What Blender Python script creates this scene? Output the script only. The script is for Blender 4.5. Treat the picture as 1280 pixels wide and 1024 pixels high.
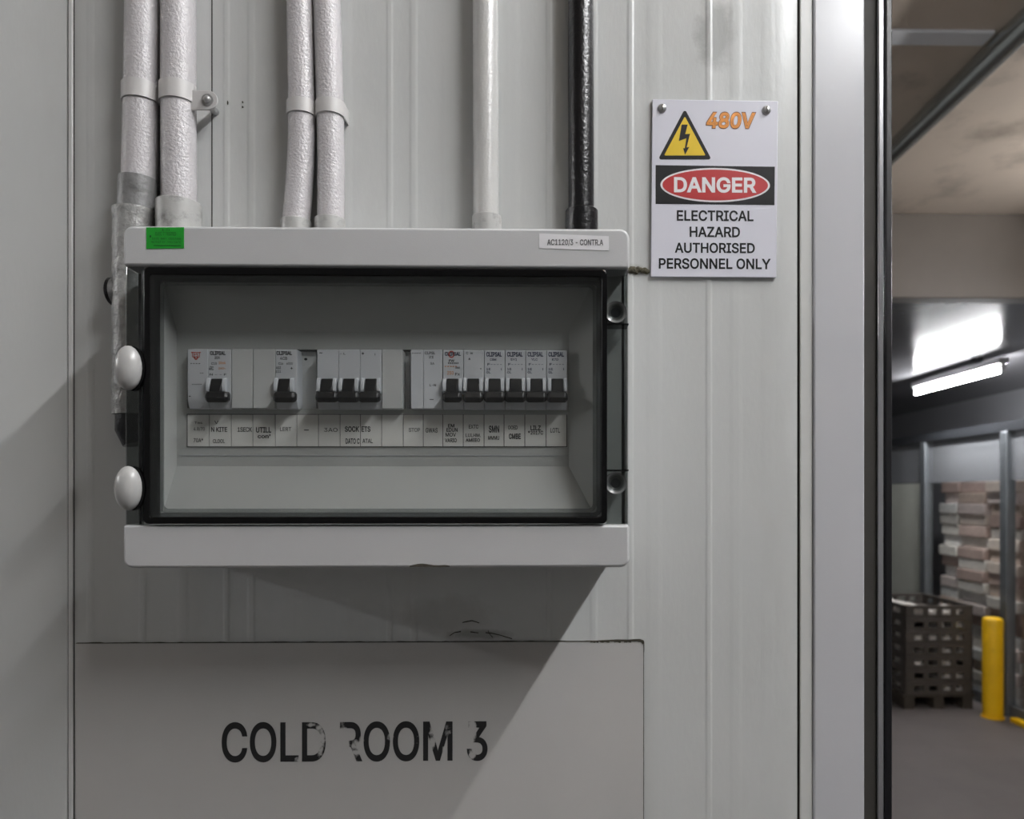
import bpy, bmesh, math, random
import numpy as np
from mathutils import Vector
from mathutils.geometry import delaunay_2d_cdt
random.seed(7)
S = bpy.context.scene
for o in list(bpy.data.objects): bpy.data.objects.remove(o)
C = S.collection

# ------------------------------------------------------------------ camera
W, H, F = 1280, 1024, 900.0
CX, CY = 684.0, 618.0            # principal point of the (shifted) lens
YAW = math.radians(1.0)          # turned slightly to the right
ZC = 2.25                        # eye height
cam_d = bpy.data.cameras.new('camera'); cam = bpy.data.objects.new('camera', cam_d); C.objects.link(cam)
cam.location = (0, 0, ZC); cam.rotation_euler = (math.pi/2, 0, -YAW)
cam_d.sensor_width = 36; cam_d.lens = F/W*36
cam_d.shift_x = (W/2-CX)/W; cam_d.shift_y = (CY-H/2)/W
cam_d.clip_start = 0.02; cam_d.clip_end = 100
cam_d.dof.use_dof = True; cam_d.dof.focus_distance = 0.64; cam_d.dof.aperture_fstop = 7.5
S.camera = cam
# ------------------------------------------------------------------ world, exposure
w = bpy.data.worlds.new('world'); S.world = w; w.use_nodes = True
w.node_tree.nodes['Background'].inputs[0].default_value = (0.80, 0.85, 0.90, 1)
w.node_tree.nodes['Background'].inputs[1].default_value = 0.12
S.view_settings.view_transform = 'Standard'; S.view_settings.look = 'None'
S.view_settings.gamma = 1; S.view_settings.use_curve_mapping = False
S.view_settings.exposure = 1.15
LAMP = 120.0                      # emission of every fluorescent tube
# lamps of the room, the last one an added fill: (x, y centre, z of tube); each is built in fluorescent_lamp()
KEY = (1.10, -0.25, ZC+1.60)
FAR = (-5.4, -0.3, ZC+1.60)
HALL_FILL = (3.70, 3.2, ZC+1.50)  # unseen tube added to brighten the hall ceiling, crates and bollard

# ------------------------------------------------------------------ helpers
def P(px, py, D):
    """photo pixel -> world point on the plane Y = D"""
    a = (px-CX)/F; b = (CY-py)/F
    dx = a*math.cos(YAW)+math.sin(YAW); dy = math.cos(YAW)-a*math.sin(YAW)
    t = D/dy
    return Vector((dx*t, D, ZC+b*t))
def X(px, D, py=500): return P(px, py, D).x
def Zp(py, D, px=640): return P(px, py, D).z
def R(p0, q0, p1, q1, D):
    """pixel rect -> x0,x1,z0,z1 on plane D"""
    cx = (p0+p1)/2; cy = (q0+q1)/2
    return X(p0, D), X(p1, D), Zp(q1, D, cx), Zp(q0, D, cx)

class MB:
    def __init__(s): s.v = []; s.f = []
    def add(s, vs, fs):
        n = len(s.v); s.v += [tuple(v) for v in vs]; s.f += [tuple(i+n for i in f) for f in fs]; return s
    def box(s, x0, x1, y0, y1, z0, z1):
        v = [(x, y, z) for x in (x0, x1) for y in (y0, y1) for z in (z0, z1)]
        return s.add(v, [(0,1,3,2),(4,6,7,5),(0,4,5,1),(2,3,7,6),(0,2,6,4),(1,5,7,3)])
    def hexa(s, f4, b4):             # front quad, back quad (same order)
        return s.add(list(f4)+list(b4), [(0,1,2,3),(7,6,5,4),(0,4,5,1),(1,5,6,2),(2,6,7,3),(3,7,4,0)])
    def prism(s, pts, y0, y1):       # pts in (x,z); front at y0
        n = len(pts)
        v = [(x, y0, z) for x, z in pts]+[(x, y1, z) for x, z in pts]
        f = [tuple(range(n)), tuple(range(2*n-1, n-1, -1))]+[(i, i+n, (i+1) % n+n, (i+1) % n) for i in range(n)]
        return s.add(v, f)
    def prism_x(s, pts, x0, x1):     # pts in (y,z)
        n = len(pts)
        v = [(x0, y, z) for y, z in pts]+[(x1, y, z) for y, z in pts]
        f = [tuple(range(n)), tuple(range(2*n-1, n-1, -1))]+[(i, i+n, (i+1) % n+n, (i+1) % n) for i in range(n)]
        return s.add(v, f)
    def ring(s, po, pi_, y0, y1, yi0=None):   # frame between two loops of equal length
        n = len(po); yi0 = y0 if yi0 is None else yi0
        v = [(x, y0, z) for x, z in po]+[(x, yi0, z) for x, z in pi_]+[(x, y1, z) for x, z in po]+[(x, y1, z) for x, z in pi_]
        f = []
        for i in range(n):
            j = (i+1) % n
            f += [(i, j, j+n, i+n), (i+2*n, i+3*n, j+3*n, j+2*n), (i, i+2*n, j+2*n, j), (i+n, j+n, j+3*n, i+3*n)]
        return s.add(v, f)
    def tube(s, path, rad, n=24, cap=True):
        m = len(path); rads = rad if isinstance(rad, (list, tuple)) else [rad]*m
        base = []; 
        for k, p in enumerate(path):
            p = Vector(p)
            d = (Vector(path[min(k+1, m-1)])-Vector(path[max(k-1, 0)])).normalized()
            u = d.orthogonal().normalized() if k == 0 else (u0-d*u0.dot(d)).normalized()
            u0 = u; v = d.cross(u)
            base.append([p+(u*math.cos(2*math.pi*i/n)+v*math.sin(2*math.pi*i/n))*rads[k] for i in range(n)])
        vs = [q for r in base for q in r]; fs = []
        for k in range(m-1):
            for i in range(n):
                j = (i+1) % n; fs.append((k*n+i, k*n+j, k*n+n+j, k*n+n+i))
        if cap: fs += [tuple(range(n-1, -1, -1)), tuple((m-1)*n+i for i in range(n))]
        return s.add(vs, fs)
    def ellipsoid(s, c, r, nu=24, nv=12):
        vs = []; fs = []
        for j in range(nv+1):
            t = math.pi*j/nv
            for i in range(nu):
                p = 2*math.pi*i/nu
                vs.append((c[0]+r[0]*math.sin(t)*math.cos(p), c[1]+r[1]*math.sin(t)*math.sin(p), c[2]+r[2]*math.cos(t)))
        for j in range(nv):
            for i in range(nu):
                k = (i+1) % nu; fs.append((j*nu+i, j*nu+k, j*nu+nu+k, j*nu+nu+i))
        return s.add(vs, fs)

def rr(x0, x1, z0, z1, r, n=6):
    pts = []
    for cx, cz, a0 in ((x1-r, z1-r, 0), (x0+r, z1-r, 90), (x0+r, z0+r, 180), (x1-r, z0+r, 270)):
        for k in range(n+1):
            a = math.radians(a0+90*k/n); pts.append((cx+r*math.cos(a), cz+r*math.sin(a)))
    return pts
def ell(cx, cz, rx, rz, n=48):
    return [(cx+rx*math.cos(2*math.pi*i/n), cz+rz*math.sin(2*math.pi*i/n)) for i in range(n)]

def worigin(o):
    v = Vector((0, 0, 0))
    while o: v += o.location; o = o.parent
    return v
def obj(name, mb, m, parent=None, bevel=0, seg=2, smooth=False, label=None):
    me = bpy.data.meshes.new(name)
    if parent is None:
        xs = [v[0] for v in mb.v]; ys = [v[1] for v in mb.v]; zs = [v[2] for v in mb.v]
        org = Vector(((min(xs)+max(xs))/2, (min(ys)+max(ys))/2, min(zs)))
    else: org = worigin(parent)
    me.from_pydata([(v[0]-org.x, v[1]-org.y, v[2]-org.z) for v in mb.v], [], mb.f)
    bm = bmesh.new(); bm.from_mesh(me)
    bmesh.ops.remove_doubles(bm, verts=bm.verts, dist=1e-7)
    bmesh.ops.delete(bm, geom=[v for v in bm.verts if not v.link_faces], context='VERTS')
    bmesh.ops.recalc_face_normals(bm, faces=bm.faces); bm.to_mesh(me); bm.free()
    me.materials.append(m)
    o = bpy.data.objects.new(name, me); C.objects.link(o); o.parent = parent
    if parent is None: o.location = org
    if bevel:
        b = o.modifiers.new('bevel', 'BEVEL'); b.width = bevel; b.segments = seg; b.limit_method = 'ANGLE'; b.angle_limit = math.radians(35)
        b.harden_normals = False
    if smooth or bevel:
        me.polygons.foreach_set('use_smooth', [True]*len(me.polygons))
        me.set_sharp_from_angle(angle=math.radians(38))
        if bevel: pass
    if label: o['label'] = label
    return o
def tag(o, label, cat, group=None):
    o['label'] = label; o['category'] = cat
    if group: o['group'] = group
    return o
def thing(name, label, cat, loc, group=None):
    o = bpy.data.objects.new(name, None); C.objects.link(o); o.location = loc; o.empty_display_size = .02
    return tag(o, label, cat, group)
def struct(o): o['kind'] = 'structure'; return o

# text -> MB fitted to a pixel rectangle at depth D
try: FONT = bpy.data.fonts.load(bpy.utils.system_resource('DATAFILES', path='fonts')+'/Inter.woff2')   # a font that ships inside Blender
except Exception: FONT = None
def text_mb(body, rect, D, off=0.0, shear=0):
    """outline -> swollen by off -> clean triangulation of the inside"""
    cu = bpy.data.curves.new('t', 'FONT'); cu.body = body; cu.size = 1; cu.shear = shear
    cu.align_x = 'CENTER'; cu.resolution_u = 3; cu.fill_mode = 'NONE'
    if FONT: cu.font = FONT
    t = bpy.data.objects.new('t', cu); C.objects.link(t)
    bpy.context.view_layer.update()
    me = bpy.data.meshes.new_from_object(t.evaluated_get(bpy.context.evaluated_depsgraph_get()))
    bpy.data.objects.remove(t); bpy.data.curves.remove(cu)
    co = [Vector((v.co.x, v.co.y)) for v in me.vertices]; nxt = {}
    for e in me.edges: nxt[e.vertices[0]] = e.vertices[1]
    # closed loops; edges of a cyclic spline run i -> i+1, the closing one may be stored reversed
    adj = {}
    for e in me.edges:
        a, b_ = e.vertices; adj.setdefault(a, []).append(b_); adj.setdefault(b_, []).append(a)
    bpy.data.meshes.remove(me)
    seen = set(); loops = []
    for v0 in range(len(co)):
        if v0 in seen or v0 not in adj: continue
        lp = [v0]; seen.add(v0); cur = v0
        nb = [n for n in adj[v0] if n == v0+1] or adj[v0]
        cur = nb[0]
        while cur not in seen:
            seen.add(cur); lp.append(cur)
            n2 = [n for n in adj[cur] if n not in seen]
            if not n2: break
            cur = n2[0]
        pts = []
        for k in lp:
            if not pts or (co[k]-pts[-1]).length > 1e-5: pts.append(co[k])
        if len(pts) > 2 and (pts[0]-pts[-1]).length < 1e-5: pts.pop()
        if len(pts) > 2: loops.append(pts)
    area = lambda p: sum(p[i-1].x*p[i].y-p[i].x*p[i-1].y for i in range(len(p)))/2
    big = max(loops, key=lambda p: abs(area(p))); sg = 1 if area(big) > 0 else -1
    out = []
    for p in loops:
        q_ = []
        for i in range(len(p)):
            d1 = (p[i]-p[i-1]).normalized(); d2 = (p[(i+1) % len(p)]-p[i]).normalized()
            n1 = Vector((d1.y, -d1.x))*sg; n2 = Vector((d2.y, -d2.x))*sg
            m_ = n1+n2; k = m_.length
            m_ = (m_/k)*min(1/max(k/2, .45), 2) if k > 1e-4 else n1
            q_.append(p[i]+m_*off)
        out.append(q_)
    verts = [v for p in out for v in p]; edges = []; n0 = 0
    for p in out:
        edges += [(n0+i, n0+(i+1) % len(p)) for i in range(len(p))]; n0 += len(p)
    rv, re_, rf, *_ = delaunay_2d_cdt(verts, edges, [], 0, 1e-6)
    P0 = np.array([verts[a] for a, b_ in edges]); P1 = np.array([verts[b_] for a, b_ in edges])
    rvn = np.array([tuple(v) for v in rv]); cen = np.array([rvn[list(f_)].mean(0) for f_ in rf])
    up = (P0[None, :, 1] <= cen[:, None, 1]) & (P1[None, :, 1] > cen[:, None, 1])
    dn = (P0[None, :, 1] > cen[:, None, 1]) & (P1[None, :, 1] <= cen[:, None, 1])
    side = (P1[:, 0]-P0[:, 0])[None]*(cen[:, None, 1]-P0[None, :, 1])-(cen[:, None, 0]-P0[None, :, 0])*(P1[:, 1]-P0[:, 1])[None]
    wind = (up & (side > 0)).sum(1)-(dn & (side < 0)).sum(1)
    faces = [tuple(f_) for f_, w__ in zip(rf, wind) if w__*sg > 0]
    a0, b0 = rvn.min(0); a1, b1 = rvn.max(0)
    x0, x1, z0, z1 = R(*rect, D)
    return MB().add([(x0+(v[0]-a0)/(a1-a0)*(x1-x0), D, z0+(v[1]-b0)/max(b1-b0, 1e-6)*(z1-z0)) for v in rvn], faces)

# ------------------------------------------------------------------ materials
def lin(c): return tuple(((x/255)/12.92 if x/255 <= .04045 else ((x/255+.055)/1.055)**2.4) for x in c)
def nodes(name):
    m = bpy.data.materials.new(name); m.use_nodes = True
    nt = m.node_tree; return m, nt, nt.nodes['Principled BSDF']
def N(nt, t, **kw):
    n = nt.nodes.new(t)
    for k, v in kw.items():
        if k in n.inputs.keys(): n.inputs[k].default_value = v
        else: setattr(n, k, v)
    return n
def mat(name, rgb, rough=.5, metal=0, var=.06, vscale=8, bump=0, bscale=200, stretch=(1, 1, 1), dirt=None, dscale=3, damt=.5, coat=0, rvar=0, spec=.5):
    m, nt, b = nodes(name); L = nt.links.new
    tc = N(nt, 'ShaderNodeTexCoord'); mp = N(nt, 'ShaderNodeMapping', Scale=stretch); L(tc.outputs['Object'], mp.inputs['Vector'])
    c = lin(rgb)
    n1 = N(nt, 'ShaderNodeTexNoise', Scale=vscale, Detail=6.0, Roughness=.6); L(mp.outputs[0], n1.inputs['Vector'])
    mr = N(nt, 'ShaderNodeMapRange'); mr.inputs['From Min'].default_value = .3; mr.inputs['From Max'].default_value = .7
    mr.inputs['To Min'].default_value = 1-var; mr.inputs['To Max'].default_value = 1+var
    L(n1.outputs['Fac'], mr.inputs['Value'])
    mx = N(nt, 'ShaderNodeVectorMath', operation='SCALE'); mx.inputs[0].default_value = c; L(mr.outputs[0], mx.inputs['Scale'])
    out = mx.outputs[0]
    if dirt:
        n2 = N(nt, 'ShaderNodeTexNoise', Scale=dscale, Detail=8.0, Roughness=.65); L(mp.outputs[0], n2.inputs['Vector'])
        r2 = N(nt, 'ShaderNodeMapRange'); r2.inputs['From Min'].default_value = .52; r2.inputs['From Max'].default_value = .72
        r2.inputs['To Max'].default_value = damt; L(n2.outputs['Fac'], r2.inputs['Value'])
        mi = N(nt, 'ShaderNodeMix', data_type='RGBA'); L(r2.outputs[0], mi.inputs['Factor']); L(out, mi.inputs['A']); mi.inputs['B'].default_value = (*lin(dirt), 1)
        out = mi.outputs['Result']
    L(out, b.inputs['Base Color'])
    b.inputs['Roughness'].default_value = rough; b.inputs['Metallic'].default_value = metal
    b.inputs['Specular IOR Level'].default_value = spec
    if coat: b.inputs['Coat Weight'].default_value = coat
    if rvar:
        r3 = N(nt, 'ShaderNodeMapRange'); r3.inputs['To Min'].default_value = rough-rvar; r3.inputs['To Max'].default_value = rough+rvar
        L(n1.outputs['Fac'], r3.inputs['Value']); L(r3.outputs[0], b.inputs['Roughness'])
    if bump:
        n4 = N(nt, 'ShaderNodeTexNoise', Scale=bscale, Detail=3.0); L(mp.outputs[0], n4.inputs['Vector'])
        bp = N(nt, 'ShaderNodeBump', Strength=bump, Distance=.002); L(n4.outputs['Fac'], bp.inputs['Height']); L(bp.outputs[0], b.inputs['Normal'])
    return m
def emit(name, rgb, s):
    m, nt, b = nodes(name); b.inputs['Base Color'].default_value = (.8, .8, .8, 1)
    b.inputs['Emission Color'].default_value = (*rgb, 1); b.inputs['Emission Strength'].default_value = s
    return m
def smoked(name, tint, refl_rough=.03, ior=1.45):
    """thin tinted clear plastic: tinted see-through plus a fresnel gloss"""
    m, nt, b = nodes(name); L = nt.links.new; nt.nodes.remove(b)
    tr = N(nt, 'ShaderNodeBsdfTransparent'); tr.inputs['Color'].default_value = (*tint, 1)
    gl = N(nt, 'ShaderNodeBsdfGlossy'); gl.inputs['Roughness'].default_value = refl_rough; gl.inputs['Color'].default_value = (1, 1, 1, 1)
    # each sheet counts once: the face towards the viewer tints and reflects, its far face lets all through
    ge = N(nt, 'ShaderNodeNewGeometry'); fr = N(nt, 'ShaderNodeLayerWeight', Blend=.5)
    pw = N(nt, 'ShaderNodeMath', operation='POWER'); pw.inputs[1].default_value = 5.0; L(fr.outputs['Facing'], pw.inputs[0])
    f0 = ((ior-1)/(ior+1))**2
    ma = N(nt, 'ShaderNodeMath', operation='MULTIPLY_ADD'); L(pw.outputs[0], ma.inputs[0]); ma.inputs[1].default_value = 1-f0; ma.inputs[2].default_value = f0
    nb = N(nt, 'ShaderNodeMath', operation='SUBTRACT'); nb.inputs[0].default_value = 1; L(ge.outputs['Backfacing'], nb.inputs[1])
    fa = N(nt, 'ShaderNodeMath', operation='MULTIPLY'); L(ma.outputs[0], fa.inputs[0]); L(nb.outputs[0], fa.inputs[1])
    ti = N(nt, 'ShaderNodeMix', data_type='RGBA'); L(ge.outputs['Backfacing'], ti.inputs['Factor']); ti.inputs['A'].default_value = (*tint, 1); ti.inputs['B'].default_value = (1, 1, 1, 1)
    L(ti.outputs['Result'], tr.inputs['Color'])
    mx = N(nt, 'ShaderNodeMixShader'); L(fa.outputs[0], mx.inputs[0]); L(tr.outputs[0], mx.inputs[1]); L(gl.outputs[0], mx.inputs[2])
    L(mx.outputs[0], nt.nodes['Material Output'].inputs['Surface'])
    return m

M = {}
M['panel'] = mat('painted_steel_panel', (197, 199, 198), .32, var=.035, vscale=5, bump=.06, bscale=260, stretch=(1, 1, .35), dirt=(160, 160, 156), dscale=6, damt=.22)
M['lip'] = mat('bright_joint_lip', (205, 206, 204), .28, var=.03)
M['frame'] = mat('steel_door_frame', (190, 191, 195), .24, metal=0.0, var=.03, vscale=6, stretch=(1, 1, .2))
M['frame_dark'] = mat('dark_channel', (82, 82, 80), .45, var=.1, stretch=(1, 1, .2))
M['alu'] = mat('aluminium_lip', (190, 190, 194), .25, metal=.8, var=.05)
M['black_rubber'] = mat('black_rubber', (14, 14, 18), .42, var=.2)
M['dark_gap'] = mat('dark_joint_sealant', (52, 50, 46), .8, var=.2)  # even dark tone of panel joints, wall core and tape
M['abs'] = mat('grey_abs_plastic', (190, 191, 192), .42, var=.02, vscale=12, bump=.04, bscale=900)
M['plate'] = mat('front_plate_plastic', (178, 180, 178), .48, var=.025, vscale=10)
M['rail'] = mat('rail_cover', (168, 172, 176), .5, var=.05, vscale=30)
M['smoke'] = smoked('smoked_door_plastic', (.86, .87, .865))
M['smoke_dark'] = smoked('smoked_ridge_plastic', (.24, .25, .26), .06)
M['smoke_side'] = smoked('smoked_flange_plastic', (.50, .52, .515), .05)
M['gasket'] = mat('black_gasket', (5, 5, 6), .25, var=.2, spec=.25)
M['knob'] = mat('pale_knob_plastic', (178, 178, 177), .28, var=.02)
M['boss'] = smoked('boss_clear_plastic', (.66, .67, .67), .12, 1.6)
M['boss_grey'] = mat('grey_boss_plastic', (104, 106, 106), .25, var=.06)
M['mcb'] = mat('breaker_plastic', (208, 211, 216), .42, var=.02, vscale=40)
M['blank'] = mat('blanking_plastic', (196, 198, 198), .45, var=.02, vscale=40)
M['toggle'] = mat('toggle_black', (22, 22, 24), .38, var=.15, vscale=60)
M['card'] = mat('label_card', (222, 222, 219), .65, var=.03, vscale=60)
M['ink'] = mat('black_ink', (28, 28, 30), .6, var=.2, vscale=120)
M['ink_soft'] = mat('grey_ink', (70, 70, 72), .6, var=.2, vscale=120)
M['ink_blue'] = mat('navy_ink', (30, 36, 70), .6, var=.2, vscale=120)
M['ink_red'] = mat('red_ink', (186, 74, 58), .6, var=.15, vscale=120)
M['ink_orange'] = mat('orange_ink', (205, 140, 90), .6, var=.15, vscale=120)
M['conduit'] = mat('frosty_white_conduit', (190, 187, 189), .24, var=.06, vscale=14, bump=.5, bscale=420, dirt=(168, 164, 160), dscale=20, damt=.3)
M['conduit_smooth'] = mat('white_conduit', (192, 192, 190), .22, var=.04, vscale=14, bump=.22, bscale=420)
M['sleeve'] = mat('dirty_grey_sleeve', (124, 124, 124), .4, var=.16, vscale=40, bump=.3, bscale=300, dirt=(58, 58, 54), dscale=55, damt=.9)
M['sleeve_pale'] = mat('pale_grey_adaptor', (172, 172, 170), .38, var=.1, vscale=40, bump=.15, bscale=200, dirt=(66, 66, 60), dscale=60, damt=.8)
M['conduit_black'] = mat('black_conduit', (12, 12, 16), .30, var=.2, bump=.3, bscale=320)
M['band'] = mat('white_clamp_band', (192, 190, 189), .42, var=.04, vscale=30)
M['zinc'] = mat('zinc_screw', (178, 178, 178), .32, metal=.6, var=.15, vscale=300)
M['flex'] = mat('lumpy_grey_sleeve', (146, 146, 144), .3, var=.25, vscale=180, bump=.6, bscale=300)
M['sign'] = mat('white_sign_plastic', (212, 212, 222), .34, var=.015)
M['sign_black'] = mat('sign_black', (9, 9, 12), .5, var=.1, spec=.25)
M['sign_yellow'] = mat('sign_yellow', (222, 188, 6), .45, var=.04)
M['sign_red'] = mat('sign_red', (176, 20, 24), .45, var=.04)
M['sign_white'] = mat('sign_print_white', (226, 224, 226), .45, var=.02)
M['orange'] = mat('orange_print', (222, 140, 36), .5, var=.12, vscale=120)
M['brown'] = mat('brown_outline', (110, 58, 24), .5, var=.12, vscale=120)
M['sheet'] = mat('matt_white_sheet', (186, 185, 183), .6, var=.03, vscale=5, bump=.03, bscale=300)
M['grime'] = mat('edge_grime', (58, 54, 44), .8, var=.3, vscale=200)
M['mould'] = mat('dried_sealant', (78, 74, 58), .8, var=.3, vscale=200, bump=.8, bscale=600)
M['green'] = mat('green_sticker', (24, 150, 40), .45, var=.06, vscale=90)
M['dgreen'] = mat('dark_green_print', (8, 66, 20), .5, var=.1)
M['white_label'] = mat('white_tape_label', (226, 225, 228), .4, var=.02)
M['floor'] = mat('warehouse_concrete', (94, 87, 84), .62, var=.14, vscale=1.4, bump=.1, bscale=40, dirt=(86, 78, 72), dscale=1.2, damt=.5)
M['ceil'] = mat('ceiling_concrete', (184, 170, 156), .36, var=.10, vscale=1.1, bump=.06, bscale=20, dirt=(84, 76, 68), dscale=1.6, damt=.75)
M['beam'] = mat('shade_toned_beam', (88, 79, 71), .6, var=.12, vscale=1.5, bump=.08, bscale=20, dirt=(84, 76, 68), dscale=2, damt=.5)  # darker than the ceiling concrete: shade on the beam front put into its colour
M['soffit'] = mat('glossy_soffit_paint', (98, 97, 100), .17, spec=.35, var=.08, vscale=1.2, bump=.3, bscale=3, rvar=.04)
M['wall_far'] = mat('far_wall_paint', (132, 132, 136), .5, var=.08, vscale=1)
M['pipe'] = mat('galvanised_pipe', (165, 168, 166), .25, metal=.9, var=.08, vscale=5)
M['steel'] = mat('brushed_steel', (168, 170, 176), .32, metal=.85, var=.06, vscale=6)
M['header'] = mat('white_gloss_header', (160, 162, 166), .22, metal=.1, var=.06, vscale=3)
def milky(m, f):     # let part of the light straight through
    nt = m.node_tree; b = nt.nodes['Principled BSDF']; mx = N(nt, 'ShaderNodeMixShader', Fac=f); tr = N(nt, 'ShaderNodeBsdfTransparent')
    mx.inputs[0].default_value = f
    nt.links.new(b.outputs[0], mx.inputs[1]); nt.links.new(tr.outputs[0], mx.inputs[2]); nt.links.new(mx.outputs[0], nt.nodes['Material Output'].inputs['Surface'])
milky(M['header'], .5)
M['steel_dark'] = mat('dark_steel', (60, 62, 66), .4, metal=.5, var=.1)
M['post'] = mat('grey_steel_post', (118, 122, 126), .35, metal=.5, var=.06)
M['glass'] = smoked('cabinet_glass', (.95, .97, .96), .07, 1.5)
M['frost'] = mat('frosted_panel', (196, 198, 188), .4, var=.05, vscale=3)
M['crate'] = mat('dark_plastic_crate', (80, 74, 70), .5, var=.15, vscale=6)
M['goods'] = mat('pale_wrapped_goods', (215, 208, 202), .3, var=.2, vscale=14)
M['wood'] = mat('old_dark_pallet_wood', (66, 58, 50), .75, var=.2, vscale=9)
M['yellow'] = mat('yellow_paint', (246, 192, 12), .4, var=.05, vscale=3, dirt=(170, 120, 20), dscale=5, damt=.2)
M['white_enamel'] = mat('white_enamel', (205, 205, 208), .35, var=.03)
M['tube'] = emit('lit_fluorescent_tube', (.975, .985, .995), LAMP)
for i, c in enumerate([(222, 206, 196), (228, 220, 214), (200, 180, 168), (234, 230, 228), (194, 170, 162), (222, 206, 202)]):
    M['carton%d' % i] = mat('wrapped_carton_%d' % i, c, .16, var=.14, vscale=9, bump=.9, bscale=16)

# worn black stencil paint: bare patches are see-through, so the sheet below shows
def worn_paint(patches):
    m, nt, b = nodes('worn_black_stencil'); L = nt.links.new
    b.inputs['Base Color'].default_value = (.012, .012, .013, 1); b.inputs['Roughness'].default_value = .5
    tc = N(nt, 'ShaderNodeTexCoord')
    nz = N(nt, 'ShaderNodeTexNoise', Scale=170.0, Detail=5.0, Roughness=.6); L(tc.outputs['Object'], nz.inputs['Vector'])
    acc = None
    for (x, z, rx, rz, amt) in patches:
        mp = N(nt, 'ShaderNodeMapping', vector_type='POINT'); mp.inputs['Location'].default_value = (-x/rx, 0, -z/rz); mp.inputs['Scale'].default_value = (1/rx, 0, 1/rz)
        L(tc.outputs['Object'], mp.inputs['Vector'])
        ln = N(nt, 'ShaderNodeVectorMath', operation='LENGTH'); L(mp.outputs[0], ln.inputs[0])
        mr = N(nt, 'ShaderNodeMapRange'); mr.inputs['From Min'].default_value = 1.15; mr.inputs['From Max'].default_value = .45
        mr.inputs['To Max'].default_value = amt; L(ln.outputs['Value'], mr.inputs['Value'])
        if acc is None: acc = mr.outputs[0]
        else:
            a = N(nt, 'ShaderNodeMath', operation='MAXIMUM'); L(acc, a.inputs[0]); L(mr.outputs[0], a.inputs[1]); acc = a.outputs[0]
    ad = N(nt, 'ShaderNodeMath', operation='ADD'); L(acc, ad.inputs[0]); L(nz.outputs['Fac'], ad.inputs[1])
    th = N(nt, 'ShaderNodeMapRange'); th.inputs['From Min'].default_value = .86; th.inputs['From Max'].default_value = 1.10
    L(ad.outputs[0], th.inputs['Value'])
    tr = N(nt, 'ShaderNodeBsdfTransparent'); mx = N(nt, 'ShaderNodeMixShader')
    L(th.outputs[0], mx.inputs[0]); L(b.outputs[0], mx.inputs[1]); L(tr.outputs[0], mx.inputs[2])
    L(mx.outputs[0], nt.nodes['Material Output'].inputs['Surface'])
    return m

# wall panel paint with a grey scuff of its own
def panel_with_smudges(spots):
    m = M['panel'].copy(); m.name = 'painted_steel_panel_smudged'; nt = m.node_tree; L = nt.links.new
    b = nt.nodes['Principled BSDF']; src = b.inputs['Base Color'].links[0].from_socket
    tc = N(nt, 'ShaderNodeTexCoord')
    nz = N(nt, 'ShaderNodeTexNoise', Scale=90.0, Detail=6.0, Roughness=.65); L(tc.outputs['Object'], nz.inputs['Vector'])
    for (x, z, rx, rz, amt, col) in spots:
        mp = N(nt, 'ShaderNodeMapping'); mp.inputs['Location'].default_value = (-x/rx, 0, -z/rz); mp.inputs['Scale'].default_value = (1/rx, 0, 1/rz)
        L(tc.outputs['Object'], mp.inputs['Vector'])
        ln = N(nt, 'ShaderNodeVectorMath', operation='LENGTH'); L(mp.outputs[0], ln.inputs[0])
        su = N(nt, 'ShaderNodeMath', operation='ADD'); L(ln.outputs['Value'], su.inputs[0]); L(nz.outputs['Fac'], su.inputs[1])
        mr = N(nt, 'ShaderNodeMapRange'); mr.inputs['From Min'].default_value = 1.6; mr.inputs['From Max'].default_value = 1.05; mr.inputs['To Max'].default_value = amt
        L(su.outputs[0], mr.inputs['Value'])
        mi = N(nt, 'ShaderNodeMix', data_type='RGBA'); L(mr.outputs[0], mi.inputs['Factor']); L(src, mi.inputs['A']); mi.inputs['B'].default_value = (*lin(col), 1)
        src = mi.outputs['Result']
    L(src, b.inputs['Base Color'])
    return m

# ================================================================== STRUCTURE
DW = .685                         # cold-room wall plane
ZT = 3.55                         # its height
ZCEIL = ZC+1.93; ZSOF = ZC+1.35; YSOF = 4.9
XE = X(1113, DW)                  # right end of the wall
struct(obj('floor', MB().box(-8.2, 6.4, -4.2, 13.2, -.1, 0), M['floor']))
struct(obj('ceiling', MB().box(-8.2, 6.4, -4.2, 13.2, ZCEIL, ZCEIL+.12), M['ceil']))
struct(obj('wall_rear', MB().box(-8.2, 6.4, -4.2, -4.08, 0, ZCEIL), M['panel']))
# lower glossy ceiling beyond the concrete beam
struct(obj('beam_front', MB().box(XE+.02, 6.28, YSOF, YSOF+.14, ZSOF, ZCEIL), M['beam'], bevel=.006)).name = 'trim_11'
struct(obj('ceiling', MB().box(XE+.02, 6.28, YSOF+.14, 13.08, ZSOF+.012, ZSOF+.10), M['soffit']))
struct(obj('wall_left', MB().box(-8.2, -8.08, -4.08, 13.2, 0, ZCEIL), M['wall_far']))
struct(obj('wall_right', MB().box(6.28, 6.4, -4.08, 13.2, 0, ZCEIL), M['wall_far']))
struct(obj('wall_back', MB().box(-8.08, 6.28, 13.08, 13.2, 0, ZCEIL), M['wall_far']))
wall = struct(obj('wall_front', MB().box(-2.6, X(1096, DW), DW+.0012, DW+.10, 0, ZT), M['dark_gap']))
struct(obj('wall_side', MB().box(X(1096, DW)-.1, X(1096, DW), DW+.10, 8.5, 0, ZT), M['panel']))
# roof slab of the cold room
struct(obj('trim_1', MB().box(-2.6, X(1096, DW), DW, 8.5, ZT, ZT+.06), M['lip']))

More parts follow.
